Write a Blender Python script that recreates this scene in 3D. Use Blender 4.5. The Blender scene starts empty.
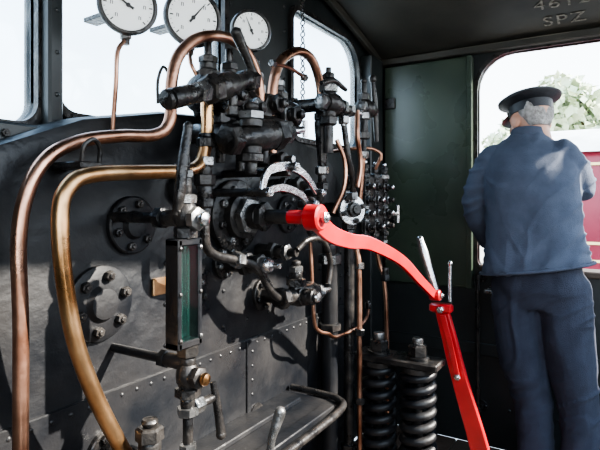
import bpy, bmesh, math, random
from mathutils import Vector, Matrix, noise
random.seed(7)
V=Vector
scene=bpy.context.scene
OUT=V((0,-1,0)); UP=V((0,0,1)); XP=V((1,0,0))
try:
    scene.view_settings.look='AgX - Medium High Contrast'
except Exception: pass

# ------------------------------------------------------------ materials
def mat(name,base,rough=.5,metal=0.0,var=0.0,scale=20,bump=0.0,bscale=60,spec=None,col2=None,rvar=0.0,coat=0.0):
    m=bpy.data.materials.new(name); m.use_nodes=True
    nt=m.node_tree; bs=nt.nodes['Principled BSDF']
    bs.inputs['Roughness'].default_value=rough; bs.inputs['Metallic'].default_value=metal
    if spec is not None: bs.inputs['Specular IOR Level'].default_value=spec
    if coat: bs.inputs['Coat Weight'].default_value=coat; bs.inputs['Coat Roughness'].default_value=.15
    tc=nt.nodes.new('ShaderNodeTexCoord')
    nz=nt.nodes.new('ShaderNodeTexNoise'); nz.inputs['Scale'].default_value=scale; nz.inputs['Detail'].default_value=6
    nt.links.new(tc.outputs['Object'],nz.inputs['Vector'])
    rp=nt.nodes.new('ShaderNodeValToRGB')
    c2=col2 if col2 else [min(1,b*(1+var*2)+.0) for b in base]
    c1=base if col2 else [b*(1-var) for b in base]
    rp.color_ramp.elements[0].position=.35; rp.color_ramp.elements[1].position=.68
    rp.color_ramp.elements[0].color=(*c1,1); rp.color_ramp.elements[1].color=(*c2,1)
    nt.links.new(nz.outputs['Fac'],rp.inputs['Fac']); nt.links.new(rp.outputs['Color'],bs.inputs['Base Color'])
    if rvar:
        mr=nt.nodes.new('ShaderNodeMapRange'); mr.inputs['From Min'].default_value=.3; mr.inputs['From Max'].default_value=.7; mr.inputs['To Min'].default_value=max(.03,rough-rvar); mr.inputs['To Max'].default_value=min(1,rough+rvar)
        n3=nt.nodes.new('ShaderNodeTexNoise'); n3.inputs['Scale'].default_value=scale*.6; n3.inputs['Detail'].default_value=5
        nt.links.new(tc.outputs['Object'],n3.inputs['Vector'])
        nt.links.new(n3.outputs['Fac'],mr.inputs['Value']); nt.links.new(mr.outputs['Result'],bs.inputs['Roughness'])
    if bump:
        n2=nt.nodes.new('ShaderNodeTexNoise'); n2.inputs['Scale'].default_value=bscale; n2.inputs['Detail'].default_value=4
        nt.links.new(tc.outputs['Object'],n2.inputs['Vector'])
        bp=nt.nodes.new('ShaderNodeBump'); bp.inputs['Strength'].default_value=bump; bp.inputs['Distance'].default_value=.01
        nt.links.new(n2.outputs['Fac'],bp.inputs['Height']); nt.links.new(bp.outputs['Normal'],bs.inputs['Normal'])
    return m
BLACK=mat('black_paint',(.003,.004,.006),.42,0,.3,6,.4,22,spec=.32,col2=(.017,.0165,.017),rvar=.18)
IRON=mat('oily_iron',(.009,.009,.010),.32,.4,.3,25,.3,70,col2=(.045,.041,.038),rvar=.14)
WORN=mat('worn_bare_iron',(.13,.13,.13),.3,.85,.3,30,.3,70,col2=(.28,.28,.28),rvar=.12)
STEEL=mat('worn_steel',(.5,.51,.53),.26,1,.2,30,.1,80)
COPPER=mat('copper_pipe_metal',(.20,.095,.06),.36,1,.2,11,.08,60,col2=(.60,.35,.25),rvar=.12)
BRASS=mat('gilt_copper_metal',(.30,.16,.07),.32,1,.2,9,.06,60,col2=(.70,.45,.25),rvar=.1)
RED=mat('red_enamel',(.40,.013,.016),.3,0,.1,12,.05,40,coat=.7)
GREEN=mat('dark_green_panel_paint',(.024,.036,.025),.3,0,.2,4,.08,12,col2=(.042,.058,.040),rvar=.08)
WALLM=mat('cab_wall_paint',(.008,.011,.012),.42,0,.2,6,.15,18,col2=(.017,.021,.022))
CEILM=mat('cab_ceiling_paint',(.018,.017,.014),.6,0,.2,5,.15,12,col2=(.036,.033,.026))
WHITE=mat('gauge_face_white',(.93,.94,.92),.4)
ENAM=mat('white_enamel',(.8,.82,.8),.4)
INK=mat('gauge_ink',(.01,.01,.01),.5)
STENCIL=mat('stencil_paint',(.05,.047,.04),.8,0,.2,60,col2=(.26,.245,.21))
NAVY=mat('navy_jacket_cloth',(.042,.054,.084),.9,0,.1,14,.35,260,col2=(.064,.080,.118))
TROU=mat('navy_trouser_cloth',(.017,.021,.037),.9,0,.1,14,.35,260,col2=(.027,.033,.054))
CAPM=mat('cap_cloth',(.006,.007,.011),.5,0,.2,30,.2,200,col2=(.014,.016,.022))
SKIN=mat('skin',(.42,.22,.15),.5,0,.1,25,.1,120,col2=(.54,.31,.23))
HAIR=mat('grey_hair',(.18,.17,.16),.7,0,.2,60,.8,120,col2=(.38,.37,.36))
BOOT=mat('boot_leather',(.012,.010,.009),.3,0,.2,30)
WOOD=mat('floor_planks',(.06,.04,.028),.8,0,.3,8,.5,30,col2=(.035,.025,.018))
MAROON=mat('maroon_carriage_paint',(.17,.012,.028),.3,0,.1,3,col2=(.22,.02,.04))
CREAM=mat('cream_lining',(.80,.62,.30),.5)
ROOFM=mat('carriage_roof_grey',(.55,.56,.56),.7,0,.1,4)
BALLAST=mat('ballast',(.30,.28,.25),.95,0,.3,3,1,9,col2=(.42,.40,.36))
COAL=mat('coal',(.01,.01,.01),.4,0,.3,10,1,20)
LEAF=mat('foliage',(.34,.42,.24),.7,0,.3,1.5,col2=(.60,.66,.48))
BARK=mat('bark',(.1,.07,.05),.9,0,.3,6,1,9)
EYEW=mat('eye_white',(.8,.8,.78),.3); EYEI=mat('iris',(.05,.08,.12),.2); LIP=mat('lips',(.45,.17,.14),.5)
def glassmat(name,tint=(.9,.96,1),dirt=.12,g=.06):
    m=bpy.data.materials.new(name); m.use_nodes=True; nt=m.node_tree; nt.nodes.clear()
    o=nt.nodes.new('ShaderNodeOutputMaterial'); tr=nt.nodes.new('ShaderNodeBsdfTransparent'); tr.inputs[0].default_value=(*tint,1)
    tl=nt.nodes.new('ShaderNodeBsdfTranslucent'); tl.inputs[0].default_value=(.8,.86,.9,1)
    gl=nt.nodes.new('ShaderNodeBsdfGlossy'); gl.inputs['Roughness'].default_value=.05
    nz=nt.nodes.new('ShaderNodeTexNoise'); nz.inputs['Scale'].default_value=5; tc=nt.nodes.new('ShaderNodeTexCoord'); nt.links.new(tc.outputs['Object'],nz.inputs['Vector'])
    mr=nt.nodes.new('ShaderNodeMapRange'); mr.inputs['From Min'].default_value=.35; mr.inputs['From Max'].default_value=.7; mr.inputs['To Min'].default_value=dirt*.3; mr.inputs['To Max'].default_value=dirt*2
    nt.links.new(nz.outputs['Fac'],mr.inputs['Value'])
    m1=nt.nodes.new('ShaderNodeMixShader'); nt.links.new(mr.outputs['Result'],m1.inputs[0]); nt.links.new(tr.outputs[0],m1.inputs[1]); nt.links.new(tl.outputs[0],m1.inputs[2])
    m2=nt.nodes.new('ShaderNodeMixShader'); m2.inputs[0].default_value=g; nt.links.new(m1.outputs[0],m2.inputs[1]); nt.links.new(gl.outputs[0],m2.inputs[2])
    nt.links.new(m2.outputs[0],o.inputs[0]); return m
GLASS=glassmat('dirty_window_glass'); TUBEG=glassmat('gauge_tube_glass',(.55,.8,.75),.05,.12); PLATEG=glassmat('gauge_plate_glass',(.7,.88,.85),.01,.05)

# ------------------------------------------------------------ mesh builder
def frame(a):
    a=a.normalized(); h=UP if abs(a.z)<.9 else XP
    u=a.cross(h).normalized(); v=a.cross(u).normalized(); return a,u,v
def catmull(P,k=6):
    P=[V(p) for p in P]; o=[]
    Q=[P[0]*2-P[1]]+P+[P[-1]*2-P[-2]]
    for i in range(1,len(Q)-2):
        p0,p1,p2,p3=Q[i-1:i+3]
        for j in range(k):
            t=j/k; o.append(.5*((2*p1)+(p2-p0)*t+(2*p0-5*p1+4*p2-p3)*t*t+(3*p1-p0-3*p2+p3)*t**3))
    o.append(P[-1]); return o
class B:
    def __init__(s): s.bm=bmesh.new(); s.mats=[]
    def mi(s,m):
        if m not in s.mats: s.mats.append(m)
        return s.mats.index(m)
    def face(s,vs,m):
        try:
            f=s.bm.faces.new(vs); f.material_index=s.mi(m); f.smooth=True
        except ValueError: pass
    def rings(s,R,m,cap=True,closed=False):
        rows=[]
        for r in R: rows.append([s.bm.verts.new(p) for p in r])
        n=len(rows)
        for i in range(n if closed else n-1):
            a,b=rows[i],rows[(i+1)%n]
            if len(a)==1 and len(b)==1: continue
            N=max(len(a),len(b))
            for j in range(N):
                k=(j+1)%N
                if len(a)==1: s.face([a[0],b[k],b[j]],m)
                elif len(b)==1: s.face([a[j],a[k],b[0]],m)
                else: s.face([a[j],a[k],b[k],b[j]],m)
        if cap and not closed:
            if len(rows[0])>2: s.face(rows[0][::-1],m)
            if len(rows[-1])>2: s.face(rows[-1],m)
    def lathe(s,p,ax,prof,m,n=20,ph=0):
        p=V(p); a,u,v=frame(V(ax)); R=[]
        for d,r in prof:
            if r<=1e-6: R.append([p+a*d])
            else: R.append([p+a*d+r*(math.cos(ph+2*math.pi*i/n)*u+math.sin(ph+2*math.pi*i/n)*v) for i in range(n)])
        s.rings(R,m)
    def cyl(s,p,q,r,m,r2=None,n=16):
        p,q=V(p),V(q); L=(q-p).length; r2=r if r2 is None else r2; b=min(.15*r,.2*L)
        s.lathe(p,q-p,[(0,r-b),(b,r),(L-b,r2),(L,r2-b)],m,n)
    def hexn(s,p,ax,r,h,m=None,ph=0,stud=True):
        m=m or (WORN if random.random()<.3 else IRON)
        s.lathe(p,ax,[(0,r*.9),(.06*h,r),(.85*h,r),(h,r*.82)],m,6,ph)
        if stud: s.lathe(V(p)+V(ax).normalized()*h*.9,ax,[(0,r*.5),(.35*h,r*.5),(.45*h,r*.38)],m,10)
    def tube(s,P,r,m,n=12,k=6,smooth=True,closed=False,sc=None):
        Q=catmull(P,k) if smooth else [V(p) for p in P]
        N=len(Q); rs=r if isinstance(r,(list,tuple)) else None
        def rad(i):
            if not rs: return r
            t=i/(N-1)*(len(rs)-1); j=min(int(t),len(rs)-2); return rs[j]*(1-(t-j))+rs[j+1]*(t-j)
        T=[(Q[min(i+1,N-1)]-Q[max(i-1,0)]).normalized() for i in range(N)]
        _,u,_=frame(T[0]); R=[]
        for i in range(N):
            u=(u-T[i]*u.dot(T[i])).normalized(); w=T[i].cross(u); rr=rad(i)
            R.append([Q[i]+rr*(math.cos(2*math.pi*j/n)*u+math.sin(2*math.pi*j/n)*w) for j in range(n)])
        s.rings(R,m)
    def limb(s,P,rs,m,n=20,k=6):
        P=[V(p) for p in P]
        s.tube(P,rs,m,n,k)
        s.ball(P[0],(rs[0],)*3,m); s.ball(P[-1],(rs[-1],)*3,m)
    def ball(s,c,r,m,n=18,k=10,rot=None):
        c=V(c); R=[]
        for i in range(k+1):
            th=math.pi*i/k; z=-math.cos(th); q=math.sin(th)
            if i in(0,k): pts=[V((0,0,z*r[2]))]
            else: pts=[V((q*r[0]*math.cos(2*math.pi*j/n),q*r[1]*math.sin(2*math.pi*j/n),z*r[2])) for j in range(n)]
            R.append([c+(rot@p if rot else p) for p in pts])
        s.rings(R,m)
    def bar(s,P,w,t,m,nrm,smooth=True,k=6):
        Q=catmull(P,k) if smooth else [V(p) for p in P]
        N=len(Q); nrm=V(nrm).normalized(); ws=w if isinstance(w,(list,tuple)) else [w,w]; R=[]
        for i in range(N):
            T=(Q[min(i+1,N-1)]-Q[max(i-1,0)]).normalized(); sd=T.cross(nrm).normalized()
            tt=i/(N-1)*(len(ws)-1); j=min(int(tt),len(ws)-2); W=(ws[j]*(1-(tt-j))+ws[j+1]*(tt-j))/2; b=min(W,t/2)*.25
            nn=sd.cross(T).normalized(); h=t/2
            R.append([Q[i]+sd*a+nn*c for a,c in ((W-b,h),(W,h-b),(W,-h+b),(W-b,-h),(-W+b,-h),(-W,-h+b),(-W,h-b),(-W+b,h))])
        s.rings(R,m)
    def box(s,lo,hi,m,b=.004):
        lo,hi=V(lo),V(hi); c=(lo+hi)/2; d=(hi-lo)/2; b=min(b,d.x*.4,d.y*.4,d.z*.4)
        def ring(z,i): 
            x,y=d.x-i,d.y-i; q=b
            return [c+V(p) for p in ((x-q,-y,z),(x,-y+q,z),(x,y-q,z),(x-q,y,z),(-x+q,y,z),(-x,y-q,z),(-x,-y+q,z),(-x+q,-y,z))]
        s.rings([ring(-d.z,b*.8),ring(-d.z+b,0),ring(d.z-b,0),ring(d.z,b*.8)],m)
    def prism(s,pts,axis,a,b_,m):
        f=(lambda p,h:V((p[0],h,p[1]))) if axis=='Y' else (lambda p,h:V((h,p[0],p[1])))
        s.rings([[f(p,a) for p in pts],[f(p,b_) for p in pts]],m)
    def flange(s,p,ax,R,th,nb,m=None,rb=None,ph=.3,bm=None,center=True):
        m=m or IRON; rb=rb or R*.14; p=V(p); a,u,v=frame(V(ax))
        s.lathe(p,ax,[(0,R),(th*.8,R),(th,R*.95),(th,R*.5),(th*1.25,R*.46)]+([(th*1.8,R*.4),(th*1.9,R*.3)] if center else []),m,32)
        for i in range(nb):
            A=ph+2*math.pi*i/nb
            s.hexn(p+a*th+(math.cos(A)*u+math.sin(A)*v)*R*.74,ax,rb,rb*1.1,bm,A)
    def valve(s,p,q,R,m=None,cap=None):
        m=m or IRON; p,q=V(p),V(q); L=(q-p).length; a=q-p
        s.lathe(p,a,[(0,R*.7),(.02*L,R*.8),(.10*L,R*.8),(.13*L,R*.62),(.25*L,R*.7),(.32*L,R),(.50*L,R*1.03),(.55*L,R*.8),(.66*L,R*.62)],m,20)
        s.hexn(p+a*.0,a,R*.95,.11*L,m,.2,False)
        s.hexn(p+a*.52,a,R*1.12,.12*L,m,.3,False)
        s.hexn(p+a*.66,a,R*.82,.10*L,WORN,.1,False)
        s.lathe(p+a*.76,a,[(0,R*.45),(.06*L,R*.45),(.08*L,R*.3),(.2*L,R*.28),(.24*L,R*.1)],cap or STEEL,14)
    def stack(s,p,ax,items,m=None):
        a=V(ax).normalized(); d=0
        for it in items:
            k,L,r=it[:3]; mm=it[3] if len(it)>3 else (m or IRON); q=V(p)+a*d
            if k=='h': s.hexn(q,a,r,L,it[3] if len(it)>3 else m,random.random(),False)
            elif k=='c': s.lathe(q,a,[(0,r*.94),(L*.1,r),(L*.9,r),(L,r*.94)],mm,18)
            elif k=='b': s.lathe(q,a,[(0,r*.7),(L*.25,r*.95),(L*.5,r),(L*.75,r*.95),(L,r*.7)],mm,20)
            elif k=='t': s.lathe(q,a,[(0,r),(L,r*.5)],mm,16)
            elif k=='o': s.lathe(q,a,[(0,r*.6),(L*.2,r*.9),(L*.5,r),(L*.8,r*.85),(L,r*.2)],mm,16)
            d+=L
        return V(p)+a*d
    def wheel(s,c,ax,R,m=None,spokes=4,r=None,hub=True):
        m=m or IRON; a,u,v=frame(V(ax)); r=r or R*.1; c=V(c); n=20 if hub else 12; R_=[]
        for i in range(n):
            A=2*math.pi*i/n; dr=math.cos(A)*u+math.sin(A)*v
            R_.append([c+dr*(R+r*math.cos(2*math.pi*j/8))+a*r*math.sin(2*math.pi*j/8) for j in range(8)])
        s.rings(R_,m,closed=True)
        for i in range(spokes):
            A=2*math.pi*i/spokes; s.cyl(c,c+(math.cos(A)*u+math.sin(A)*v)*R,r*.7,m,n=8)
        if hub: s.cyl(c-a*r*1.6,c+a*r*2,R*.25,m)
    def rivet(s,p,ax,r=.008,m=None):
        s.lathe(p,ax,[(-.002,r),(r*.25,r*.95),(r*.6,r*.6),(r*.75,0)],m or BLACK,8)
    def done(s,name,parent=None,ang=38,loc=None):
        bmesh.ops.recalc_face_normals(s.bm,faces=s.bm.faces)
        me=bpy.data.meshes.new(name)
        if loc is not None: bmesh.ops.translate(s.bm,verts=s.bm.verts,vec=-V(loc))
        s.bm.to_mesh(me); s.bm.free()
        for m in s.mats: me.materials.append(m)
        try: me.set_sharp_from_angle(angle=math.radians(ang))
        except Exception: pass
        o=bpy.data.objects.new(name,me); scene.collection.objects.link(o)
        if loc is not None: o.location=loc
        if parent: o.parent=parent
        return o
def empty(name,loc=(0,0,0)):
    e=bpy.data.objects.new(name,None); scene.collection.objects.link(e); e.location=loc; e.empty_display_size=.1; return e
def applymods(o):
    dg=bpy.context.evaluated_depsgraph_get(); dg.update()
    me=bpy.data.meshes.new_from_object(o.evaluated_get(dg)); o.modifiers.clear(); o.data=me
def boolcut(o,cuts):
    for c in cuts:
        md=o.modifiers.new('b','BOOLEAN'); md.object=c; md.operation='DIFFERENCE'; md.solver='EXACT'
    bpy.context.view_layer.update(); applymods(o)
    for c in cuts: bpy.data.objects.remove(c,do_unlink=True)
    for p in o.data.polygons: p.use_smooth=False
def rrect(x0,x1,z0,z1,r,k=6,rr=None):
    rr=rr or [r]*4; P=[]
    cs=[(x1-rr[0],z1-rr[0],0,rr[0]),(x0+rr[1],z1-rr[1],90,rr[1]),(x0+rr[2],z0+rr[2],180,rr[2]),(x1-rr[3],z0+rr[3],270,rr[3])]
    for cx,cz,a,q in cs:
        for i in range(k+1):
            A=math.radians(a+90*i/k); P.append((cx+q*math.cos(A),cz+q*math.sin(A)))
    return P
def frame_loop(b,P2,axis,h0,h1,w,m):
    n=len(P2); R=[]
    for i in range(n):
        p=V(P2[i]); t=(V(P2[(i+1)%n])-V(P2[i-1])); nn=V((t.y,-t.x)).normalized()
        q=p+nn*w
        f=(lambda a,h:V((a[0],h,a[1]))) if axis=='Y' else (lambda a,h:V((h,a[0],a[1])))
        R.append([f(p,h0),f(p,h1),f(q,h1),f(q,h0)])
    b.rings(R,m,closed=True)

# ------------------------------------------------------------ engine driver (person)
def ridge(x): return max(0,1-abs(x)*4.5)
def disp_jacket(o):
    for v in o.data.vertices:
        c=v.co; w=noise.noise(c*5)*.25
        arm=min(1,max(0,(abs(c.y+.01)-.16)/.05))
        side=min(1,abs(c.y+.01)/.18)
        drag=ridge(noise.noise(V((c.x*2+5,c.y*3.2+c.z*2.2+w,c.z*7.5-abs(c.y)*9+w*2))))
        slv=ridge(noise.noise(V((c.x*4,c.y*3+9,c.z*17+c.y*6+w*2))))
        vert=ridge(noise.noise(V((c.x*3+2,c.y*11+w*2,c.z*1.6))))
        low=min(1,max(0,(1.2-c.z)/.2))
        d=noise.noise(V((c.x*4,c.y*4,c.z*4+7)))*.008+drag*.009*(1-arm)*(.4+.6*side)+slv*.010*arm+vert*.008*low*(1-arm)
        c+=v.normal*(d-.004)
def disp_trousers(o):
    for v in o.data.vertices:
        c=v.co; w=noise.noise(c*4)*.3
        vert=ridge(noise.noise(V((c.x*6+2,c.y*9+w*2,c.z*1.8+3))))
        knee=math.exp(-((c.z-.42)/.12)**2)+.8*math.exp(-((c.z-.14)/.10)**2)+.7*math.exp(-((c.z-.80)/.07)**2)
        hor=ridge(noise.noise(V((c.x*4,c.y*6,c.z*15+c.y*10+w*2))))
        d=vert*.010+hor*.010*knee+noise.noise(V((c.x*4,c.y*4,c.z*3+1)))*.007
        c+=v.normal*(d-.004)
def disp_hair(o):
    for v in o.data.vertices:
        c=v.co; v.co+=v.normal*.0035*noise.noise(V((c.x*60,c.y*60,c.z*18)))
def remesh(b,name,vox,parent,it=4,fn=None):
    o=b.done(name,parent,180)
    m=o.modifiers.new('r','REMESH'); m.mode='VOXEL'; m.voxel_size=vox; m.use_smooth_shade=True
    s=o.modifiers.new('s','SMOOTH'); s.factor=.6; s.iterations=it
    bpy.context.view_layer.update(); mats=[mm for mm in o.data.materials]; applymods(o)
    if not o.data.materials:
        for mm in mats: o.data.materials.append(mm)
    for p in o.data.polygons: p.use_smooth=True; p.material_index=0
    if fn: fn(o)
    return o
def ell(z,f,l,rf,rl,n=36,e=2.3,slope=0):
    P=[]
    for i in range(n):
        A=2*math.pi*i/n; c,s=math.cos(A),math.sin(A); y=l+rl*math.copysign(abs(s)**(2/e),s)
        P.append(V((f+rf*math.copysign(abs(c)**(2/e),c),y,z-slope*y)))
    return P
driver=empty('engine_driver',(2.385,.323,0))
j=B()
j.rings([ell(*a) for a in ((.958,-.01,-.02,.168,.216,36,2.3,.16),(.98,-.01,-.02,.165,.212,36,2.3,.14),(1.05,-.01,-.018,.150,.198,36,2.3,.05),(1.15,-.01,-.012,.145,.188),(1.27,.0,-.008,.145,.188),(1.37,.015,.0,.138,.19),(1.44,.03,.010,.12,.170),(1.49,.05,.016,.098,.128),(1.525,.07,.018,.078,.085),(1.56,.09,.018,.062,.062))],NAVY)
j.limb([(.03,.150,1.42),(.03,.205,1.32),(.04,.228,1.19),(.13,.20,1.09),(.235,.165,1.00)],[.078,.072,.062,.056,.048],NAVY)
j.limb([(.03,-.115,1.43),(.07,-.160,1.37),(.12,-.184,1.30),(.19,-.14,1.36),(.25,-.075,1.43)],[.078,.071,.060,.054,.046],NAVY)
remesh(j,'jacket',.0075,driver,4,disp_jacket)
c=B(); c.rings([[V((.085+(.068+a)*math.cos(A),.018+(.066+a)*math.sin(A),1.515+h-.012*math.cos(A))) for A in [2*math.pi*i/30 for i in range(30)]] for a,h in ((.014,-.02),(.018,.0),(.004,.04),(-.004,.04),(-.006,0))],NAVY,cap=False); c.done('collar',driver,60)
c=B(); c.tube([V((-.01+.172*math.cos(A),-.02+.22*math.sin(A),.962-.16*(-.02+.22*math.sin(A)))) for A in [2*math.pi*i/40 for i in range(41)]],.006,NAVY,8,smooth=False)
c.done('jacket_hem',driver,60)
t=B()
t.rings([ell(*a) for a in ((.80,.0,-.03,.10,.16),(.88,-.005,-.03,.128,.178),(1.02,-.0,-.02,.125,.17))],TROU)
t.limb([(.0,.058,.88),(.0,.04,.62),(.015,.0,.42),(.0,-.02,.22),(-.01,-.03,.09)],[.105,.092,.079,.075,.080],TROU)
t.limb([(.0,-.12,.88),(.0,-.15,.62),(.015,-.18,.42),(.0,-.195,.22),(-.01,-.205,.09)],[.105,.092,.079,.075,.080],TROU)
remesh(t,'trousers',.0075,driver,4,disp_trousers)
for k,(l,nm) in enumerate(((-.03,'boot_left'),(-.205,'boot_right'))):
    bt=B(); bt.rings([ell(*a,24,2.6) for a in ((0,.06,l,.145,.05),(.025,.06,l,.148,.052),(.05,.055,l,.14,.05),(.08,.02,l,.10,.046),(.12,-.005,l,.06,.046),(.2,-.01,l,.05,.05))],BOOT); bt.done(nm,driver,50)
def hand(name,wrist,dirv,palm_n,side,curl):
    d=V(dirv).normalized(); nrm=V(palm_n); nrm=(nrm-d*nrm.dot(d)).normalized(); sd=d.cross(nrm)*side; W=V(wrist)
    def P(a,s_,n_): return W+d*a+sd*s_+nrm*n_
    h=B()
    h.tube([P(-.03,0,0),P(0,0,0),P(.02,0,0)],[.026,.026,.028],SKIN,14)
    R=[]
    for a,w,t_ in ((0,.026,.019),(.03,.036,.016),(.06,.041,.014),(.088,.040,.012),(.096,.036,.009)):
        R.append([P(a,w*math.cos(A),t_*math.sin(A)) for A in [2*math.pi*i/20 for i in range(20)]])
    h.rings(R,SKIN)
    for i,(s_,L) in enumerate(((.029,.068),(.010,.076),(-.010,.070),(-.029,.056))):
        pts=[P(.08,s_*.95,0)]; ang=0; a=.085; n_=0
        for kk,fr in enumerate((.45,.30,.25)):
            ang+=curl*(.6 if kk==0 else 1); a+=L*fr*math.cos(ang); n_+=L*fr*math.sin(ang); pts.append(P(a,s_*1.12,n_))
        h.limb(pts,[.0095,.009,.0085,.0072],SKIN,10,4)
    h.limb([P(.022,.028,.004),P(.045,.048,.012),P(.068,.056,.022),P(.085,.055,.030)],[.013,.011,.010,.008],SKIN,10,4)
    remesh(h,name,.0036,driver,2)
hand('hand_left',(.255,.158,.985),(1,-.22,-.18),(0,0,-1),-1,.14)
hand('hand_right',(.262,-.058,1.44),(-.35,.75,.75),(-1,0,.1),1,.5)
head=empty('head_turn',(.115,.012,1.606)); head.parent=driver; head.rotation_euler=(0,math.radians(8),math.radians(42))
h=B()
hr=[(-.125,.035,.02,.022),(-.115,.03,.045,.036),(-.095,.022,.065,.052),(-.065,.012,.078,.064),(-.03,.004,.090,.072),(.0,.0,.095,.076),(.04,-.003,.097,.078),(.075,-.005,.088,.070),(.10,-.008,.065,.052),(.115,-.01,.03,.025)]
h.rings([ell(z,f,0,rf,rl,30,2.1) for z,f,rf,rl in hr],SKIN)
h.limb([(-.04,0,-.14),(-.03,0,-.08),(-.02,0,-.02)],[.056,.055,.055],SKIN)
h.limb([(.092,0,.005),(.105,0,-.02),(.118,0,-.035)],[.008,.011,.013],SKIN,10); h.ball((.108,.012,-.037),(.010,.009,.008),SKIN); h.ball((.108,-.012,-.037),(.010,.009,.008),SKIN)
h.limb([(.088,.045,.022),(.097,.02,.024),(.097,-.02,.024),(.088,-.045,.022)],[.008,.010,.010,.008],SKIN,8)
h.ball((.085,0,-.10),(.02,.022,.016),SKIN)
h.ball((.07,.04,-.03),(.025,.02,.022),SKIN); h.ball((.07,-.04,-.03),(.025,.02,.022),SKIN)
for sgn in (1,-1):
    h.ball((-.004,sgn*.083,-.008),(.024,.010,.034),SKIN,rot=Matrix.Rotation(sgn*.35,3,'Z'))
remesh(h,'head',.004,head,2)
e=B()
for sgn in (1,-1):
    e.ball((.083,sgn*.031,.004),(.012,.013,.009),EYEW); e.ball((.092,sgn*.031,.004),(.005,.006,.006),EYEI)
e.done('eyes',head)
e=B(); e.limb([(.093,.024,-.066),(.100,0,-.064),(.093,-.024,-.066)],[.004,.006,.004],LIP,8); e.done('mouth',head)
hh=B()
hh.rings([ell(z,f,0,rf,rl,30) for z,f,rf,rl in ((-.045,-.052,.034,.044),(-.03,-.045,.048,.058),(-.010,-.038,.058,.068),(.02,-.028,.070,.076),(.06,-.015,.081,.079),(.085,-.012,.072,.064))],HAIR)
remesh(hh,'hair',.005,head,2,disp_hair)
cp=B()
cp.rings([ell(z,f,0,rf,rl,36,2.0) for z,f,rf,rl in ((.026,-.004,.100,.086),(.064,-.004,.102,.088),(.068,-.002,.112,.098),(.082,-.002,.138,.126),(.091,-.004,.140,.129),(.103,-.01,.118,.110),(.107,-.012,.07,.07))],CAPM)
cp.rings([[V((.002,0,0))+V(((.100+k)*math.cos(A),(.088+k*.5)*math.sin(A),.036-k*.45)) for A in [math.radians(-62+124*i/16) for i in range(17)]]+[V(((.100+k)*math.cos(A),(.088+k*.5)*math.sin(A),.031-k*.45)) for A in [math.radians(62-124*i/16) for i in range(17)]] for k in (0,.02,.045)],BOOT)
cp.tube([(.101*math.cos(A),.089*math.sin(A),.046) for A in [math.radians(-60+120*i/12) for i in range(13)]],.004,BOOT,8,smooth=False)
cap=cp.done('cap',head,40); cap.rotation_euler=(0,math.radians(4),0)

# ------------------------------------------------------------ room shell
YF=1.185; XR=2.75; XL=-.45
def roofz(x): return 2.03+.27*(1-((x-1.15)/1.6)**2)
b=B(); b.prism([(XL,0),(XR,0)]+[(XR-(XR-XL)*i/16,roofz(XR-(XR-XL)*i/16)) for i in range(17)],'Y',YF,YF+.03,WALLM); wf=b.done('wall_front')
wins=[rrect(.25,.72,1.43,1.88,.05),rrect(.775,1.40,1.47,2.08,.05),rrect(1.85,2.50,1.52,2.06,.05,rr=[.16,.05,.05,.06])]
cuts=[]
for w in wins:
    c=B(); c.prism(w,'Y',YF-.1,YF+.15,WALLM); cuts.append(c.done('cut'))
boolcut(wf,cuts)
for i,w in enumerate(wins):
    b=B(); frame_loop(b,w,'Y',YF-.018,YF+.04,.022,IRON)
    b.prism(w,'Y',YF+.012,YF+.016,GLASS)
    b.done('window_%d'%(i+1),ang=30)
b=B(); b.box((XR,-.95,0),(XR+.03,YF+.03,2.05),WALLM,.001); wr=b.done('wall_right')
op=rrect(-.75,.62,.906,1.985,.03,rr=[.17,.17,.04,.04])
c=B(); c.prism(op,'X',XR-.1,XR+.15,WALLM); boolcut(wr,[c.done('cut')])
b=B(); frame_loop(b,op,'X',XR-.012,XR+.045,.02,IRON)
b.box((2.68,-.75,.895),(2.81,.60,.925),WOOD,.01)
b.done('trim_2',ang=30)
b=B(); b.box((XL-.03,-.95,0),(XL,YF+.03,2.05),WALLM,.001); wl=b.done('wall_left')
c=B(); c.prism(rrect(-.75,.35,.906,1.985,.15),'X',XL-.2,XL+.1,WALLM); boolcut(wl,[c.done('cut')])
b=B()
for i in range(19):
    y0=-.95+i*.112; b.box((XL,y0,-.05),(XR,y0+.108,0),WOOD,.004)
b.done('floor')
b=B(); R=[]
for i in range(33):
    x=XL-.05+(XR+.05-XL+.05)*i/32; z=roofz(x)
    R.append([V((x,-.55,z)),V((x,YF+.05,z)),V((x,YF+.05,z+.02)),V((x,-.55,z+.02))])
b.rings(R,CEILM)
b.done('ceiling',ang=60)
b=B()
for y in (-.53,1.15):
    P=[(x,y,roofz(x)-.018) for x in [XL+3.2*i/24 for i in range(25)]]
    b.bar(P,.03,.036,CEILM,(0,0,1),False)
b.box((2.70,-.55,1.995),(2.75,1.18,2.03),CEILM)
b.done('trim_1')
b=B(); b.box((2.705,.64,.80),(2.747,1.115,1.985),GREEN,.006)
b.box((2.698,.64,.80),(2.707,.665,1.985),GREEN,.003)
for z in [.85+.11*i for i in range(11)]: b.rivet((2.7,.652,z),-XP,.006,GREEN)
b.box((2.69,1.05,1.1),(2.706,1.11,1.16),IRON); b.box((2.69,1.05,1.75),(2.706,1.11,1.81),IRON)
b.done('steel_locker_door')
b=B()
for z in (.2,.5,.78):
    for i in range(14): b.rivet((XR,-.85+.11*i,z),-XP,.009,WALLM)
b.box((2.735,-.95,.46),(2.75,1.15,.52),WALLM,.003)
b.done('trim_3')
b=B(); b.tube([(2.75,.60,.86),(2.66,.60,.86),(2.655,.60,.82),(2.655,.60,.25),(2.66,.60,.2),(2.75,.60,.2)],.011,IRON,12); b.flange((2.75,.60,.86),-XP,.03,.008,4); b.flange((2.75,.60,.2),-XP,.03,.008,4); b.done('grab_rail')
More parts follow.
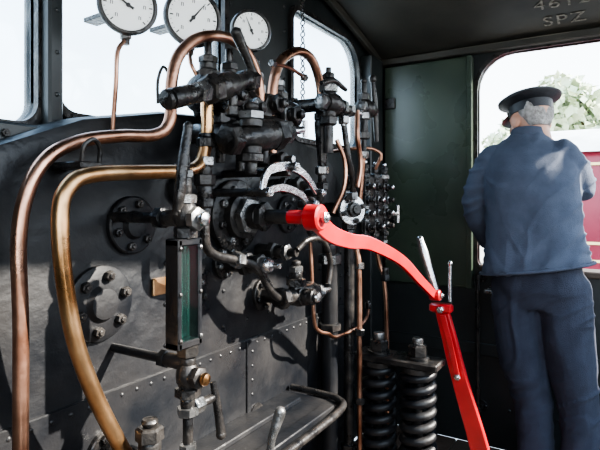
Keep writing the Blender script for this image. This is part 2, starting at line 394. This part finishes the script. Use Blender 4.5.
b=B(); b.box((2.60,.42,.80),(2.75,.56,.815),WORN,.003); b.prism([(2.62,.8),(2.75,.8),(2.75,.68)],'Y',.48,.495,IRON); b.done('wall_bracket_shelf')
b=B(); b.box((.2,1.09,1.365),(.775,1.185,1.415),WALLM,.006)
for x in (.60,.66,.715): b.hexn((x,1.09,1.39),OUT,.009,.008,IRON)
b.box((.728,1.135,1.41),(.766,1.185,2.1),WALLM,.006)
for z in (1.5,1.6,1.7,1.8): b.rivet((.747,1.135,z),OUT,.006,WALLM)
b.done('trim_4')
b=B()
for z in (1.45,1.55,1.65,1.75,1.85,1.95,2.05): b.rivet((1.80,1.185,z),OUT,.008,WALLM); b.rivet((1.45,1.185,z),OUT,.008,WALLM)
b.box((2.54,1.12,.0),(2.70,1.185,2.02),WALLM,.006)
b.done('trim_5')
b=B(); b.box((XL,-1.75,-.3),(XR,-1.7,1.35),WALLM,.01); b.box((XL,-3.6,-.3),(XR,-1.75,1.0),WALLM,.01)  # unseen tender, added to block low sky light through the open rear
b.box((.5,-1.70,.2),(1.7,-1.67,1.1),BLACK,.01)
for i in range(110):
    x=random.uniform(XL+.2,XR-.2); y=random.uniform(-3.4,-1.85); r=random.uniform(.07,.14)
    b.ball((x,y,1.0+random.uniform(0,.25)),(r,r*.8,r*.7),COAL,6,4,Matrix.Rotation(random.random()*6,3,'X'))
b.done('added_coal_tender',ang=20)

# ------------------------------------------------------------ boiler backhead
YB=1.04
b=B()
prof=[(.22,0),(2.10,0),(2.10,1.10),(2.09,1.22),(2.04,1.33),(1.95,1.41),(1.82,1.46),(1.6,1.49),(1.3,1.51),(1.0,1.49),(.75,1.44),(.5,1.34),(.32,1.2),(.25,1.05),(.22,.9)]
ins=[(1.16+(p[0]-1.16)*.975,p[1]*.985) for p in prof]
b.rings([[V((p[0],1.18,p[1])) for p in prof],[V((p[0],YB+.025,p[1])) for p in prof],[V((1.16+(p[0]-1.16)*.993,YB+.006,p[1]*.996)) for p in prof],[V((p[0],YB,p[1])) for p in ins]],BLACK)
b.box((.26,YB-.007,.30),(2.06,YB+.01,.795),BLACK,.003)
for i in range(38): b.rivet((.3+.046*i,YB-.006,.775),OUT,.006)
b.box((1.345,YB-.013,.30),(1.40,YB,.79),BLACK,.003)
for i in range(10): b.rivet((1.372,YB-.012,.33+.047*i),OUT,.006)
b.box((1.84,YB-.013,.30),(1.90,YB,.79),BLACK,.003)
for i in range(10): b.rivet((1.87,YB-.012,.33+.047*i),OUT,.006)
for i in range(8): b.rivet((2.03,YB,.82+.05*i),OUT,.007)
for i in range(9):
    for j in range(3): b.rivet((1.0+.12*i,YB,.86+.11*j),OUT,.007)
b.flange((1.392,YB-.007,.541),OUT,.036,.012,0); b.hexn((1.392,YB-.03,.541),OUT,.014,.016)
b.flange((.882,YB,1.188),OUT,.072,.016,6,BLACK,.011,bm=IRON)
b.flange((.789,YB,1.009),OUT,.088,.016,6,BLACK,.013,bm=IRON)
b.flange((1.10,YB,.985),OUT,.05,.014,5,BLACK,.010)
b.flange((1.60,YB,1.20),OUT,.07,.014,6,BLACK,.010)
b.flange((.60,YB-.007,.60),OUT,.07,.014,6,BLACK,.010)
b.flange((1.06,YB,1.28),OUT,.05,.02,4,BLACK,.010)
b.done('boiler_backhead')
b=B()
b.prism([(.95,.545),(1.58,.545),(1.58,.56),(.95,.56)],'Y',.79,YB-.008,BLACK)
b.tube([(.95,YB-.02,.568),(.95,.80,.568),(1.0,.775,.568),(1.30,.765,.568),(1.52,.775,.568),(1.585,.82,.568),(1.60,.9,.568),(1.60,YB-.02,.568)],.012,IRON,10)
b.box((1.0,.80,.558),(1.52,.84,.575),BLACK,.004); b.box((1.0,.93,.558),(1.52,.97,.575),BLACK,.004)
for x in (1.03,1.5): b.prism([(YB-.01,.36),(YB-.01,.545),(.84,.545)],'X',x,x+.02,IRON)
b.box((1.02,YB-.09,.10),(1.50,YB-.01,.44),IRON,.02)
b.cyl((1.1,YB-.11,.24),(1.25,YB-.11,.24),.01,STEEL)
b.done('firehole_door_and_shelf')

# ------------------------------------------------------------ regulator
b=B(); RX,RZ=1.285,1.2
b.flange((RX,YB,RZ),OUT,.115,.022,8,IRON,.013)
b.stack((RX,YB-.02,RZ),OUT,[('c',.03,.07),('h',.03,.058),('c',.03,.04),('h',.025,.045),('c',.08,.022)])
b.cyl((RX,.875,RZ),(RX,.72,RZ),.021,RED); b.lathe((RX,.765,RZ),OUT,[(0,.034),(.003,.038),(.045,.038),(.05,.032)],RED,28)
b.hexn((RX,.715,RZ),OUT,.018,.016,STEEL)
b.bar([(RX,.742,1.199),(1.356,.728,1.150),(1.428,.70,1.125),(1.532,.68,1.110),(1.719,.65,1.043),(1.86,.63,.958),(1.985,.61,.880)],[.060,.052,.046,.042,.038,.035,.032],.018,RED,(-.35,-1,0))
b.lathe((1.99,.628,.882),OUT,[(0,.020),(.003,.022),(.036,.022),(.04,.018)],RED,20); b.hexn((1.99,.59,.882),OUT,.011,.01,STEEL)
b.done('regulator_handle')
b=B()
b.tube([(2.05,.69,1.09),(2.05,.675,1.04),(2.05,.64,.93),(2.05,.612,.85)],[.013,.019,.016,.011],STEEL,14); b.ball((2.05,.69,1.09),(.015,.015,.015),STEEL)
b.tube([(2.05,.568,1.0),(2.05,.569,.85)],[.007,.008],STEEL,10,smooth=False); b.ball((2.05,.568,1.0),(.009,.009,.012),STEEL)
b.box((2.027,.56,.805),(2.073,.648,.84),RED,.008)
b.bar([(2.05,.605,.83),(2.05,.575,.72),(2.05,.53,.549),(2.05,.455,.296),(2.05,.39,.0)],[.05,.056,.06,.07,.085],.026,RED,XP)
b.bar([(2.022,.590,.80),(2.022,.562,.70),(2.022,.53,.56)],[.022,.018],.008,RED,XP)
b.hexn((2.03,.60,.82),-XP,.014,.014,STEEL); b.hexn((2.02,.532,.57),-XP,.012,.012,STEEL)
b.box((1.98,.30,0),(2.12,.50,.03),IRON,.005)
b.done('reversing_lever')
b=B()
b.bar([(1.11,.8,1.275),(1.125,.8,1.315),(1.156,.8,1.335),(1.246,.8,1.345),(1.329,.8,1.322),(1.40,.8,1.27)],[.018,.022,.026,.026,.022,.018],.012,STEEL,OUT)
b.bar([(1.12,.81,1.27),(1.22,.81,1.285),(1.32,.81,1.265),(1.36,.81,1.235)],[.018,.022,.022,.016],.012,STEEL,OUT)
for x,z in ((1.115,1.27),(1.40,1.272),(1.246,1.345),(1.36,1.237)): b.cyl((x,.84,z),(x,.78,z),.012,IRON); b.hexn((x,.785,z),OUT,.013,.012,STEEL)
b.cyl((1.246,1.04,1.33),(1.246,.8,1.33),.012,IRON)
b.cyl((1.115,1.04,1.27),(1.115,.83,1.27),.011,IRON)
b.done('blower_ratchet_quadrant')

# ------------------------------------------------------------ big copper pipes
b=B(); b.tube([(.562,.97,.0),(.562,.97,.4),(.563,.97,.737),(.564,.97,1.002),(.560,.97,1.174),(.578,.97,1.269),(.619,.97,1.335),(.691,.97,1.374),(.778,.95,1.393),(.862,.93,1.403),(.899,.92,1.44),(.906,.92,1.539),(.933,.92,1.61),(1.005,.92,1.668),(1.104,.92,1.695),(1.193,.92,1.682),(1.251,.92,1.622),(1.277,.92,1.522)],.0145,COPPER,16)
b.stack((1.279,.92,1.50),UP,[('h',.03,.03),('c',.015,.022)]); b.stack((.562,.97,.0),UP,[('h',.03,.03)])
b.done('copper_pipe')
b=B(); b.tube([(.84,.9,.0),(.83,.9,.3),(.80,.9,.60),(.777,.9,.662),(.735,.9,.735),(.675,.9,.857),(.63,.9,.98),(.605,.9,1.117),(.599,.9,1.222),(.615,.9,1.273),(.664,.9,1.3),(.805,.9,1.312),(.925,.9,1.32),(.975,.9,1.335),(.996,.9,1.364),(1.009,.9,1.429),(1.009,.9,1.50)],.0165,BRASS,16)
b.stack((.90,.9,1.317),XP,[('h',.02,.024)])
b.stack((1.009,.9,1.385),UP,[('h',.025,.028),('c',.01,.022)]); b.stack((.84,.9,0),UP,[('h',.03,.03)])
b.done('copper_pipe')
b=B(); b.tube([(1.373,.95,1.40),(1.373,.95,1.539),(1.384,.95,1.637),(1.431,.95,1.712),(1.531,.95,1.765),(1.627,.95,1.757),(1.686,.95,1.678),(1.701,.95,1.568)],.0165,COPPER,16)
b.stack((1.702,.95,1.585),-UP,[('c',.01,.025),('h',.03,.032),('c',.02,.03),('t',.15,.03),('h',.03,.026),('c',.03,.016),('h',.03,.024)])
b.tube([(1.70,.95,1.30),(1.70,.96,1.25),(1.70,1.0,1.22),(1.70,1.05,1.22)],.014,IRON)
b.done('copper_pipe')

# ------------------------------------------------------------ pressure gauges
def gauge(c,R,ang,needle,stem,tilt=.05):
    c=V(c); a=(OUT*math.cos(ang)-XP*math.sin(ang)-UP*tilt).normalized()
    u=a.cross(UP).normalized(); v=u.cross(a).normalized()
    b=B()
    b.lathe(c-a*.05,a,[(0,R*.7),(.004,R*.85),(.02,R*.9),(.035,R*.92),(.04,R*1.06),(.052,R*1.07),(.058,R*1.03),(.059,R*.94),(.050,R*.92)],IRON,40)
    b.lathe(c+a*.0005,a,[(0,R*.905),(.002,R*.90)],WHITE,40)
    f=c+a*.0032
    for i in range(25):
        A=math.radians(225-270*i/24); d=math.cos(A)*-u+math.sin(A)*v
        L=.12 if i%4==0 else .05
        b.bar([f+d*R*(.86-L),f+d*R*.86],R*(.04 if i%4==0 else .014),.0012,INK,a,False)
        if i%4==0:
            q=f+d*R*.58
            b.bar([q-v*R*.06-u*R*.035,q+v*R*.06-u*R*.035],R*.022,.0012,INK,a,False)
            b.bar([q-v*R*.06+u*R*.03,q+v*R*.06+u*R*.03],R*.022,.0012,INK,a,False)
            b.bar([q-u*R*.0+v*R*.055,q+u*R*.04+v*R*.055],R*.02,.0012,INK,a,False)
    d=math.cos(needle)*-u+math.sin(needle)*v
    b.bar([f+a*.002-d*R*.22,f+a*.002+d*R*.7],[R*.09,R*.02],.0012,INK,a,False)
    b.lathe(f,a,[(0,R*.08),(.004,R*.07),(.005,0)],INK,16)
    bt=c-a*.025-v*R*.85
    b.stack(bt,-UP,[('h',.02,.014),('c',.012,.01)])
    b.tube([bt-UP*.02]+stem,.0055,COPPER,10)
    bk=c-a*.05; b.bar([bk,V((bk.x+.01,YF,bk.z))],.04,.012,IRON,UP,False)
    return b.done('pressure_gauge',loc=c)
gauge((.842,1.0,1.715),.066,.5,2.6,[(.82,1.01,1.60),(.815,1.01,1.52),(.82,1.03,1.40)])
gauge((1.064,1.0,1.751),.076,.5,.9,[(1.045,.99,1.62),(1.06,.98,1.58),(1.08,.98,1.50)])
gauge((1.355,1.02,1.80),.064,.62,2.0,[(1.335,1.0,1.70),(1.30,.99,1.62),(1.31,.99,1.55)])
b=B(); b.tube([(.955,1.02,1.50),(.955,1.02,1.56),(.975,1.02,1.60),(1.0,1.02,1.565),(1.0,1.02,1.49)],.004,IRON,8); b.done('siphon_tube')
b=B(); b.tube([(1.30,.9,1.665),(1.40,.9,1.672),(1.50,.9,1.66)],.006,COPPER,8); b.hexn((1.295,.9,1.665),XP,.012,.02); b.hexn((1.50,.9,1.66),-XP,.012,.02); b.done('copper_link_pipe')

# ------------------------------------------------------------ steam manifold and valves
b=B()
b.lathe((1.03,.96,1.535),XP,[(0,.03),(.01,.05),(.03,.05),(.035,.038),(.2,.04),(.21,.052),(.24,.052),(.25,.038),(.44,.038),(.445,.05),(.47,.05),(.48,.03)],IRON,24)
b.cyl((1.14,1.04,1.50),(1.14,.96,1.53),.04,IRON); b.cyl((1.40,1.04,1.50),(1.40,.96,1.53),.04,IRON)
for x in (1.08,1.17,1.30,1.42):
    b.stack((x,.96,1.56),UP,[('c',.02,.028),('h',.026,.034),('c',.018,.024),('h',.02,.026),('c',.04,.011),])
for x,z in ((1.10,1.53),(1.19,1.51),(1.30,1.54),(1.40,1.52)):
    b.stack((x,.93,z),OUT,[('c',.015,.03),('h',.02,.036),('c',.015,.026),('h',.016,.03),('o',.02,.016)])
for x,z in ((1.12,1.44),(1.21,1.42),(1.33,1.45)):
    b.stack((x,.95,z+.05),-UP,[('h',.03,.03),('c',.03,.02),('h',.025,.028),('c',.05,.014)])
b.done('steam_manifold')
b=B()
b.valve((1.15,.86,1.582),(.847,.85,1.479),.034,IRON,IRON)
b.stack((.90,.851,1.497),V((-.303,0,-.103)),[('c',.07,.024),('o',.02,.024)])
b.stack((1.12,.86,1.572),V((.05,1,0)),[('h',.03,.03),('c',.08,.02)])
b.tube([(1.145,.85,1.582),(1.128,.85,1.61),(1.065,.85,1.685)],[.013,.011,.015],IRON,12,smooth=False); b.ball((1.065,.85,1.685),(.015,.015,.015),IRON)
b.stack((1.05,.85,1.55),-UP,[('h',.03,.022),('c',.03,.014),('h',.025,.02)])
b.done('injector_steam_valve')
b=B()
b.valve((1.00,.83,1.397),(1.345,.81,1.463),.042,IRON,STEEL)
b.stack((1.09,.82,1.415),V((0,1,.1)),[('c',.05,.034),('h',.03,.044),('c',.12,.03)])
b.stack((1.09,.82,1.44),UP,[('c',.02,.03),('h',.022,.036),('o',.025,.02)])
b.stack((1.09,.82,1.39),-UP,[('c',.02,.028),('h',.022,.032),('c',.03,.016)])
b.tube([(1.345,.81,1.44),(1.345,.81,1.49)],.008,STEEL,8,smooth=False)
b.done('stop_valve')
b=B()
b.stack((1.60,.90,1.60),XP,[('h',.03,.03),('b',.09,.045),('c',.02,.03),('h',.03,.036),('c',.05,.018),('h',.03,.024),('c',.12,.010,STEEL)])
b.stack((1.66,.90,1.61),UP,[('c',.03,.028),('h',.03,.034),('c',.02,.02),('h',.02,.022),('c',.02,.010)])
b.stack((1.66,.90,1.58),-UP,[('c',.03,.028),('h',.03,.034),('c',.10,.018)])
b.stack((1.66,.90,1.60),V((0,1,0)),[('c',.14,.026),('h',.02,.04),('c',.13,.03)])
b.tube([(1.57,.88,1.655),(1.66,.88,1.68),(1.76,.88,1.665)],[.008,.012,.008],IRON,10)
b.done('steam_cock')
b=B()
b.stack((1.93,.90,1.63),XP,[('h',.03,.028),('b',.07,.038),('h',.03,.03),('c',.03,.016)])
b.cyl((1.97,.90,1.63),(1.97,1.05,1.60),.018,IRON)
b.tube([(2.045,.895,1.76),(2.055,.89,1.66),(2.075,.89,1.50)],[.010,.014,.010],IRON,10); b.ball((2.045,.895,1.765),(.016,.016,.02),IRON)
b.stack((1.965,.90,1.61),-UP,[('h',.03,.028),('c',.05,.018),('h',.03,.026),('c',.05,.012),('h',.03,.022)])
b.cyl((1.965,.90,1.44),(1.965,.92,1.22),.010,COPPER)
b.stack((1.965,.90,1.66),UP,[('h',.03,.026),('c',.04,.012),('o',.02,.014)])
b.done('steam_cock')
b=B(); b.tube([(1.86,.88,1.60),(1.84,.87,1.50),(1.87,.87,1.40),(1.84,.87,1.30)],.010,COPPER,10); b.tube([(1.78,.9,1.55),(1.80,.89,1.42),(1.84,.89,1.33),(1.86,.9,1.26)],.012,IRON,10); b.hexn((1.78,.9,1.57),-UP,.024,.03); b.hexn((1.855,.9,1.28),-UP,.024,.03)
b.tube([(1.76,.92,1.48),(1.79,.90,1.40),(1.785,.90,1.30),(1.75,.93,1.2)],.009,COPPER,10)
b.done('branch_pipe')
b=B(); a=V((-.55,-1,.05)).normalized()
b.cyl((1.90,1.04,1.21),(1.885,.92,1.21),.03,IRON)
b.flange(V((1.882,.92,1.21)),a,.062,.016,4,STEEL,.012,bm=IRON)
b.lathe(V((1.882,.92,1.21))+a*.016,a,[(0,.03),(.02,.028),(.022,.018),(.03,.016)],IRON,16)
b.stack((1.89,.93,1.16),-UP,[('h',.03,.03),('c',.03,.024),('h',.03,.034),('c',.8,.021),('h',.03,.034),('c',.21,.021)])
b.stack((1.89,.93,1.26),UP,[('h',.03,.03),('c',.03,.02),('h',.03,.027),('c',.04,.014)])
b.done('feed_valve_column')
b=B(); b.tube([(1.85,.87,1.02),(1.858,.87,.90),(1.86,.87,.6),(1.862,.87,.3),(1.862,.87,0)],.0105,COPPER,12); b.tube([(1.85,.87,1.02),(1.845,.88,1.08),(1.87,.9,1.11)],.0105,COPPER,12)
for z in (.98,.72,.45): b.stack((1.86,.87,z),UP,[('h',.025,.02)])
b.done('copper_pipe')
b=B(); b.tube([(1.80,.97,1.02),(1.80,.97,.5),(1.80,.97,0)],.032,BLACK,16); b.stack((1.80,.97,1.0),UP,[('h',.04,.045),('c',.04,.03)]); b.stack((1.80,.97,.74),UP,[('h',.03,.045)]); b.done('blowdown_pipe')
b=B(); b.tube([(1.528,.9,1.148),(1.535,.9,1.05),(1.548,.9,.906),(1.56,.9,.82),(1.60,.9,.785),(1.66,.9,.765),(1.711,.9,.742),(1.85,.9,.735),(1.98,.9,.75),(2.04,.91,.80)],.0065,COPPER,10); b.hexn((1.528,.9,1.16),-UP,.014,.025); b.hexn((2.03,.91,.79),UP,.014,.025); b.done('copper_drain_pipe')
b=B()
b.box((2.13,.95,1.10),(2.30,.99,1.36),IRON,.01)
b.cyl((2.2,.99,1.2),(2.2,YF,1.2),.03,IRON)
for i,x in enumerate((2.10,2.21,2.32)):
    b.cyl((x,.955,1.10),(x,.955,1.36),.013,IRON)
    for j,z in enumerate((1.13,1.19,1.25,1.31)):
        b.stack((x,.945,z),OUT,[('h',.014,.020),('c',.012,.012),('o',.014,.012,STEEL if (i+j)%2 else IRON)])
        b.hexn((x,.955,z+.02),UP,.019,.016)
    b.stack((x,.955,1.35),UP,[('h',.02,.022),('c',.02,.014),('h',.016,.018),('o',.02,.010,STEEL)])
    b.stack((x,.955,1.10),-UP,[('h',.02,.022),('c',.02,.012),('h',.016,.016)])
b.cyl((2.10,.96,1.28),(2.32,.96,1.28),.010,IRON); b.cyl((2.10,.96,1.16),(2.32,.96,1.16),.010,IRON)
b.stack((2.33,.95,1.18),XP,[('h',.025,.022),('c',.12,.009,STEEL)]); b.cyl((2.48,.95,1.135),(2.48,.95,1.225),.009,STEEL)
b.done('sight_feed_lubricator')
b=B(); b.tube([(2.21,.955,1.05),(2.225,.94,.95),(2.23,.92,.886),(2.24,.91,.655),(2.24,.91,0)],.010,COPPER,10); b.stack((2.232,.915,.88),UP,[('h',.03,.022),('c',.03,.016)]); b.tube([(2.19,.92,1.43),(2.185,.92,1.46),(2.16,.95,1.48),(2.10,1.0,1.48),(2.08,1.1,1.47)],.008,COPPER,10); b.tube([(2.19,.92,1.44),(2.2,.95,1.39)],.008,COPPER,10,smooth=False); b.done('lubricator_pipe')

# lower-centre pipework
b=B(); b.stack((1.001,.9,1.36),-UP,[('h',.025,.026),('c',.02,.018),('h',.03,.028),('c',.03,.02),('h',.025,.025),('c',.02,.016)])
b.tube([(1.003,.9,1.23),(1.001,.9,1.16),(1.012,.9,1.125),(1.04,.9,1.106),(1.10,.9,1.09),(1.167,.9,1.075),(1.23,.9,1.05),(1.28,.9,.99),(1.33,.9,.95),(1.373,.9,.941)],.0125,IRON,12)
b.stack((1.12,.9,1.087),V((1,0,-.2)),[('h',.03,.024)])
b.done('injector_delivery_pipe')
b=B(); b.valve((1.34,.9,.943),(1.66,.89,.927),.036,IRON,STEEL)
b.stack((1.44,.9,.94),UP,[('c',.03,.026),('h',.025,.033),('c',.02,.02),('h',.02,.024),('o',.02,.016)])
b.stack((1.44,.9,.93),V((0,1,0)),[('c',.15,.026)]); b.flange((1.44,YB,.93),OUT,.055,.014,5,IRON,.010)
b.stack((1.44,.89,.94),OUT,[('h',.02,.032),('c',.02,.024),('h',.02,.026),('o',.02,.018,STEEL)])
b.done('clack_valve')
b=B(); b.flange((1.24,YB,1.06),OUT,.05,.014,5,IRON,.010)
b.stack((1.24,YB-.015,1.06),OUT,[('c',.06,.028),('h',.025,.036),('c',.03,.026),('h',.02,.032),('b',.03,.024,STEEL),('c',.03,.008,STEEL)])
b.done('test_cock')
b=B(); b.stack((1.42,YB,1.08),OUT,[('c',.05,.024),('h',.025,.032),('c',.03,.022),('h',.02,.028),('c',.03,.014)])
b.tube([(1.42,.885,1.09),(1.47,.87,1.12),(1.55,.86,1.11),(1.60,.86,1.03),(1.585,.86,.96)],.010,IRON,10)
b.done('test_cock')
b=B(); b.stack((1.50,YB,1.30),OUT,[('c',.05,.024),('h',.025,.034),('c',.03,.024),('h',.02,.03),('c',.03,.014)])
b.tube([(1.50,.90,1.30),(1.50,.885,1.26),(1.55,.88,1.23),(1.60,.9,1.20),(1.62,.95,1.2),(1.62,1.04,1.2)],.011,IRON,10)
b.stack((1.40,YB,1.38),OUT,[('c',.05,.022),('h',.025,.03),('c',.03,.02),('h',.02,.026),('c',.03,.012,STEEL)])
b.done('test_cock')

# ------------------------------------------------------------ water gauge
b=B()
x0,x1,z0,z1=.785,.858,.935,1.168
ya,yb=.778,.818
for lo,hi in (((x0,ya,z0),(x0+.012,yb,z1)),((x1-.012,ya,z0),(x1,yb,z1)),((x0,ya,z0),(x1,yb,z0+.016)),((x0,ya,z1-.016),(x1,yb,z1))): b.box(lo,hi,BLACK,.004)
b.box((x0+.01,yb-.006,z0+.01),(x1-.01,yb,z1-.01),BLACK,.002)
b.box((x0+.022,yb-.012,z0+.02),(x0+.028,yb-.007,z1-.02),ENAM,.001)
b.cyl((.825,.798,z0+.01),(.825,.798,z1-.01),.009,TUBEG)
b.box((x0+.011,ya+.003,z0+.014),(x1-.011,ya+.006,z1-.014),PLATEG,.001)
for x in (x0+.006,x1-.006):
    for z in (z0+.02,(z0+z1)/2,z1-.02): b.hexn((x,ya+.001,z),OUT,.005,.004)
b.stack((.825,.797,z1),UP,[('h',.025,.026),('b',.05,.028),('h',.02,.024),('c',.035,.013),('h',.018,.018),('c',.03,.010)])
b.stack((.825,.80,1.21),V((0,1,0)),[('c',.06,.018),('h',.025,.025),('c',.155,.013)])
b.stack((.825,.79,1.21),OUT,[('c',.015,.022),('h',.02,.026,WORN),('o',.02,.016,STEEL)])
b.stack((.85,.797,1.21),XP,[('c',.02,.016),('h',.015,.02)])
b.tube([(.80,.80,1.22),(.80,.79,1.26),(.81,.79,1.33),(.825,.79,1.405)],[.009,.012,.013,.010],IRON,12); b.ball((.826,.79,1.408),(.011,.011,.011),IRON)
b.cyl((.828,.797,1.235),(.796,.797,1.225),.010,IRON)
b.stack((.832,.797,z0),-UP,[('h',.025,.024),('c',.015,.017),('b',.05,.026),('h',.022,.028),('c',.02,.016),('h',.02,.024,WORN),('c',.06,.011),('h',.02,.019),('c',.04,.008)])
b.stack((.832,.80,.895),V((0,1,0)),[('c',.06,.016),('h',.02,.02),('c',.16,.011)],BLACK)
b.stack((.832,.79,.87),OUT,[('c',.015,.020),('h',.018,.024),('o',.018,.014,BRASS)])
b.stack((.84,.79,.80),XP,[('h',.03,.018),('c',.035,.010)])
b.tube([(.905,.79,.835),(.912,.785,.79),(.922,.78,.715)],[.007,.009,.011],IRON,10); b.ball((.922,.78,.712),(.012,.012,.012),IRON)
b.done('water_gauge')
b=B(); b.box((.95,1.03,1.00),(1.02,YB-.0005,1.045),BRASS,.003); b.done('brass_maker_plate')
b=B(); b.tube([(.67,.935,1.33),(.672,.93,1.36),(.69,.925,1.375),(.71,.93,1.36),(.712,.935,1.33)],.005,IRON,8); b.box((.665,.93,1.315),(.715,1.04,1.33),IRON,.004); b.done('pipe_bracket')
b=B()
b.flange((.80,YB-.007,.66),OUT,.05,.014,4,IRON,.01); b.stack((.80,YB-.02,.66),OUT,[('c',.05,.028),('h',.05,.034),('c',.02,.03),('h',.02,.02)])
b.stack((.773,.85,.60),UP,[('c',.08,.02),('h',.03,.034),('c',.03,.024),('h',.03,.03),('o',.02,.018)])
b.cyl((.773,.85,0),(.773,.85,.62),.018,IRON)
b.done('blowdown_cock')
b=B(); b.tube([(1.02,.72,.60),(1.025,.71,.68),(1.046,.70,.735)],[.008,.010,.014],WORN,12,smooth=False); b.ball((1.046,.7,.737),(.014,.014,.014),WORN); b.tube([(1.02,.72,.60),(1.02,.74,.40),(1.02,.76,.0)],.009,IRON,10); b.done('damper_handle')

# ------------------------------------------------------------ coil spring assembly
b=B(); SX=1.97
for y in (.835,.672):
    P=[]; turns=9
    for i in range(turns*20+1):
        A=2*math.pi*i/20; P.append((SX+.058*math.cos(A),y+.058*math.sin(A),.16+.43*i/(turns*20)))
    b.tube(P,.0165,BLACK,10,smooth=False)
    b.cyl((SX,y,.02),(SX,y,.65),.02,IRON)
    b.stack((SX,y,.632),UP,[('c',.01,.045),('h',.045,.038,IRON),('c',.025,.022,WORN)])
    b.lathe((SX,y,.585),UP,[(0,.068),(.02,.07)],IRON,24); b.lathe((SX,y,.145),UP,[(0,.07),(.02,.068)],IRON,24)
b.box((SX-.06,.58,.603),(SX+.06,.925,.632),IRON,.006)
b.box((SX-.07,.58,.0),(SX+.07,.925,.145),IRON,.01)
b.done('coil_spring_assembly')
b=B()
for i in range(24):
    z=2.2-.024*i; b.wheel((1.842,1.12,z),XP if i%2 else V((0,1,0)),.010,IRON,0,.0028,False)
b.done('hanging_chain')
b=B(); b.tube([(1.45,.6,roofz(1.45)-.01),(1.6,.62,2.20),(1.8,.62,2.165),(2.0,.62,2.17),(2.2,.6,roofz(2.2)-.01)],.006,IRON,8); b.done('ceiling_cord')
def stencil(txt,x,y,size):
    cu=bpy.data.curves.new('stencil_lettering','FONT'); cu.body=txt; cu.size=size; cu.extrude=.0006; cu.align_x='CENTER'; cu.space_character=1.15
    o=bpy.data.objects.new('stencil_lettering',cu); scene.collection.objects.link(o); cu.materials.append(STENCIL)
    sl=(roofz(x+.01)-roofz(x-.01))/.02
    ex=V((0,-1,0)); ey=V((-1,0,-sl)).normalized(); ez=ex.cross(ey)
    M=Matrix((ex,ey,ez)).transposed().to_4x4(); M.translation=V((x,y,roofz(x)-.004)); o.matrix_world=M
stencil('4612',2.53,.215,.10); stencil('SPZ',2.655,.215,.10)

# ------------------------------------------------------------ outside
b=B(); b.box((-60,-60,-1.35),(80,60,-1.2),BALLAST,.01); b.done('ground')
b=B()
X0=6.0; Ya,Yb=-12,1.1
b.prism([(X0,-.4),(X0,1.62),(X0+.06,1.76),(X0+2.74,1.76),(X0+2.8,1.62),(X0+2.8,-.4)],'Y',Ya,Yb,MAROON)
b.prism([(X0-.03,1.74),(X0+.25,1.92),(X0+.8,2.06),(X0+1.4,2.1),(X0+2,2.06),(X0+2.55,1.92),(X0+2.83,1.74)],'Y',Ya-.05,Yb+.05,ROOFM)
for z in (.80,.62,1.60): b.box((X0-.012,Ya,z),(X0,Yb,z+.028),CREAM,.002)
for i in range(7):
    y=-1.6-1.5*i; b.box((X0-.015,y-.5,.95),(X0+.01,y+.5,1.5),CREAM,.01); b.box((X0-.02,y-.46,.99),(X0-.01,y+.46,1.46),GREEN,.005)
b.box((X0+.2,Ya+.2,-.75),(X0+2.6,Yb-.2,-.4),IRON,.02)
for y in (Ya+1.5,Ya+3.5,Yb-3.2,Yb-1.2):
    for x in (X0+.5,X0+2.0): b.lathe((x,y,-.75),XP,[(0,.45),(.03,.47),(.03,.42),(.08,.40),(.12,.40)],IRON,24)
b.done('railway_carriage')
def tree(x,y,h,w):
    t=B(); t.tube([(x,y,-1.2),(x+.1,y,h*.3),(x,y+.1,h*.7)],[.3,.22,.08],BARK,10)
    rnd=random.Random(int(x*7+y*13)); cs=[(x+rnd.gauss(0,w*.4),y+rnd.gauss(0,w*.45),h*(.45+.45*rnd.random()),w*(.22+.22*rnd.random())) for _ in range(12)]
    for cx,cy,cz,r in cs:
        t.tube([(x,y,h*.4),(cx,cy,cz)],[.08,.02],BARK,5,smooth=False)
        for _ in range(300):
            d=V((rnd.gauss(0,1),rnd.gauss(0,1),rnd.gauss(0,1))).normalized()*r*(.5+.6*rnd.random()); p=V((cx,cy,cz))+d
            a=V((rnd.gauss(0,1),rnd.gauss(0,1),rnd.gauss(0,1))).normalized(); c_=a.cross(d).normalized(); s_=.10+.1*rnd.random()
            t.face([t.bm.verts.new(p+a*s_),t.bm.verts.new(p+c_*s_*.6),t.bm.verts.new(p-a*s_),t.bm.verts.new(p-c_*s_*.6)],LEAF)
    t.done('tree')
tree(15,.2,4.3,1.9); tree(22,1.9,5.0,1.8); tree(16,-4.8,5.0,2.8)

# ------------------------------------------------------------ light
w=bpy.data.worlds.new('sky'); scene.world=w; w.use_nodes=True; nt=w.node_tree
bg=nt.nodes['Background']; tc=nt.nodes.new('ShaderNodeTexCoord'); sx=nt.nodes.new('ShaderNodeSeparateXYZ'); rp=nt.nodes.new('ShaderNodeValToRGB')
rp.color_ramp.elements[0].position=0; rp.color_ramp.elements[0].color=(.92,.97,1,1); rp.color_ramp.elements[1].position=.9; rp.color_ramp.elements[1].color=(.5,.72,1,1)
nt.links.new(tc.outputs['Generated'],sx.inputs[0]); nt.links.new(sx.outputs['Z'],rp.inputs[0]); nt.links.new(rp.outputs[0],bg.inputs['Color'])
bg.inputs['Strength'].default_value=6.5
sun=bpy.data.lights.new('sun','SUN'); sun.energy=34; sun.angle=.015; sun.color=(1,.93,.82); so=bpy.data.objects.new('sun',sun); scene.collection.objects.link(so)
so.rotation_euler=V((.42,-.85,.62)).to_track_quat('Z','Y').to_euler()

# ------------------------------------------------------------ camera
cd=bpy.data.cameras.new('camera'); cam=bpy.data.objects.new('camera',cd); scene.collection.objects.link(cam); scene.camera=cam
cd.sensor_width=36; cd.lens=520/600*36; cd.clip_start=.02; cam.location=(0,0,1.25)
a=math.radians(31.6); f=V((math.cos(a),math.sin(a),0))
cam.rotation_euler=f.to_track_quat('-Z','Y').to_euler()
cd.shift_y=-25/600
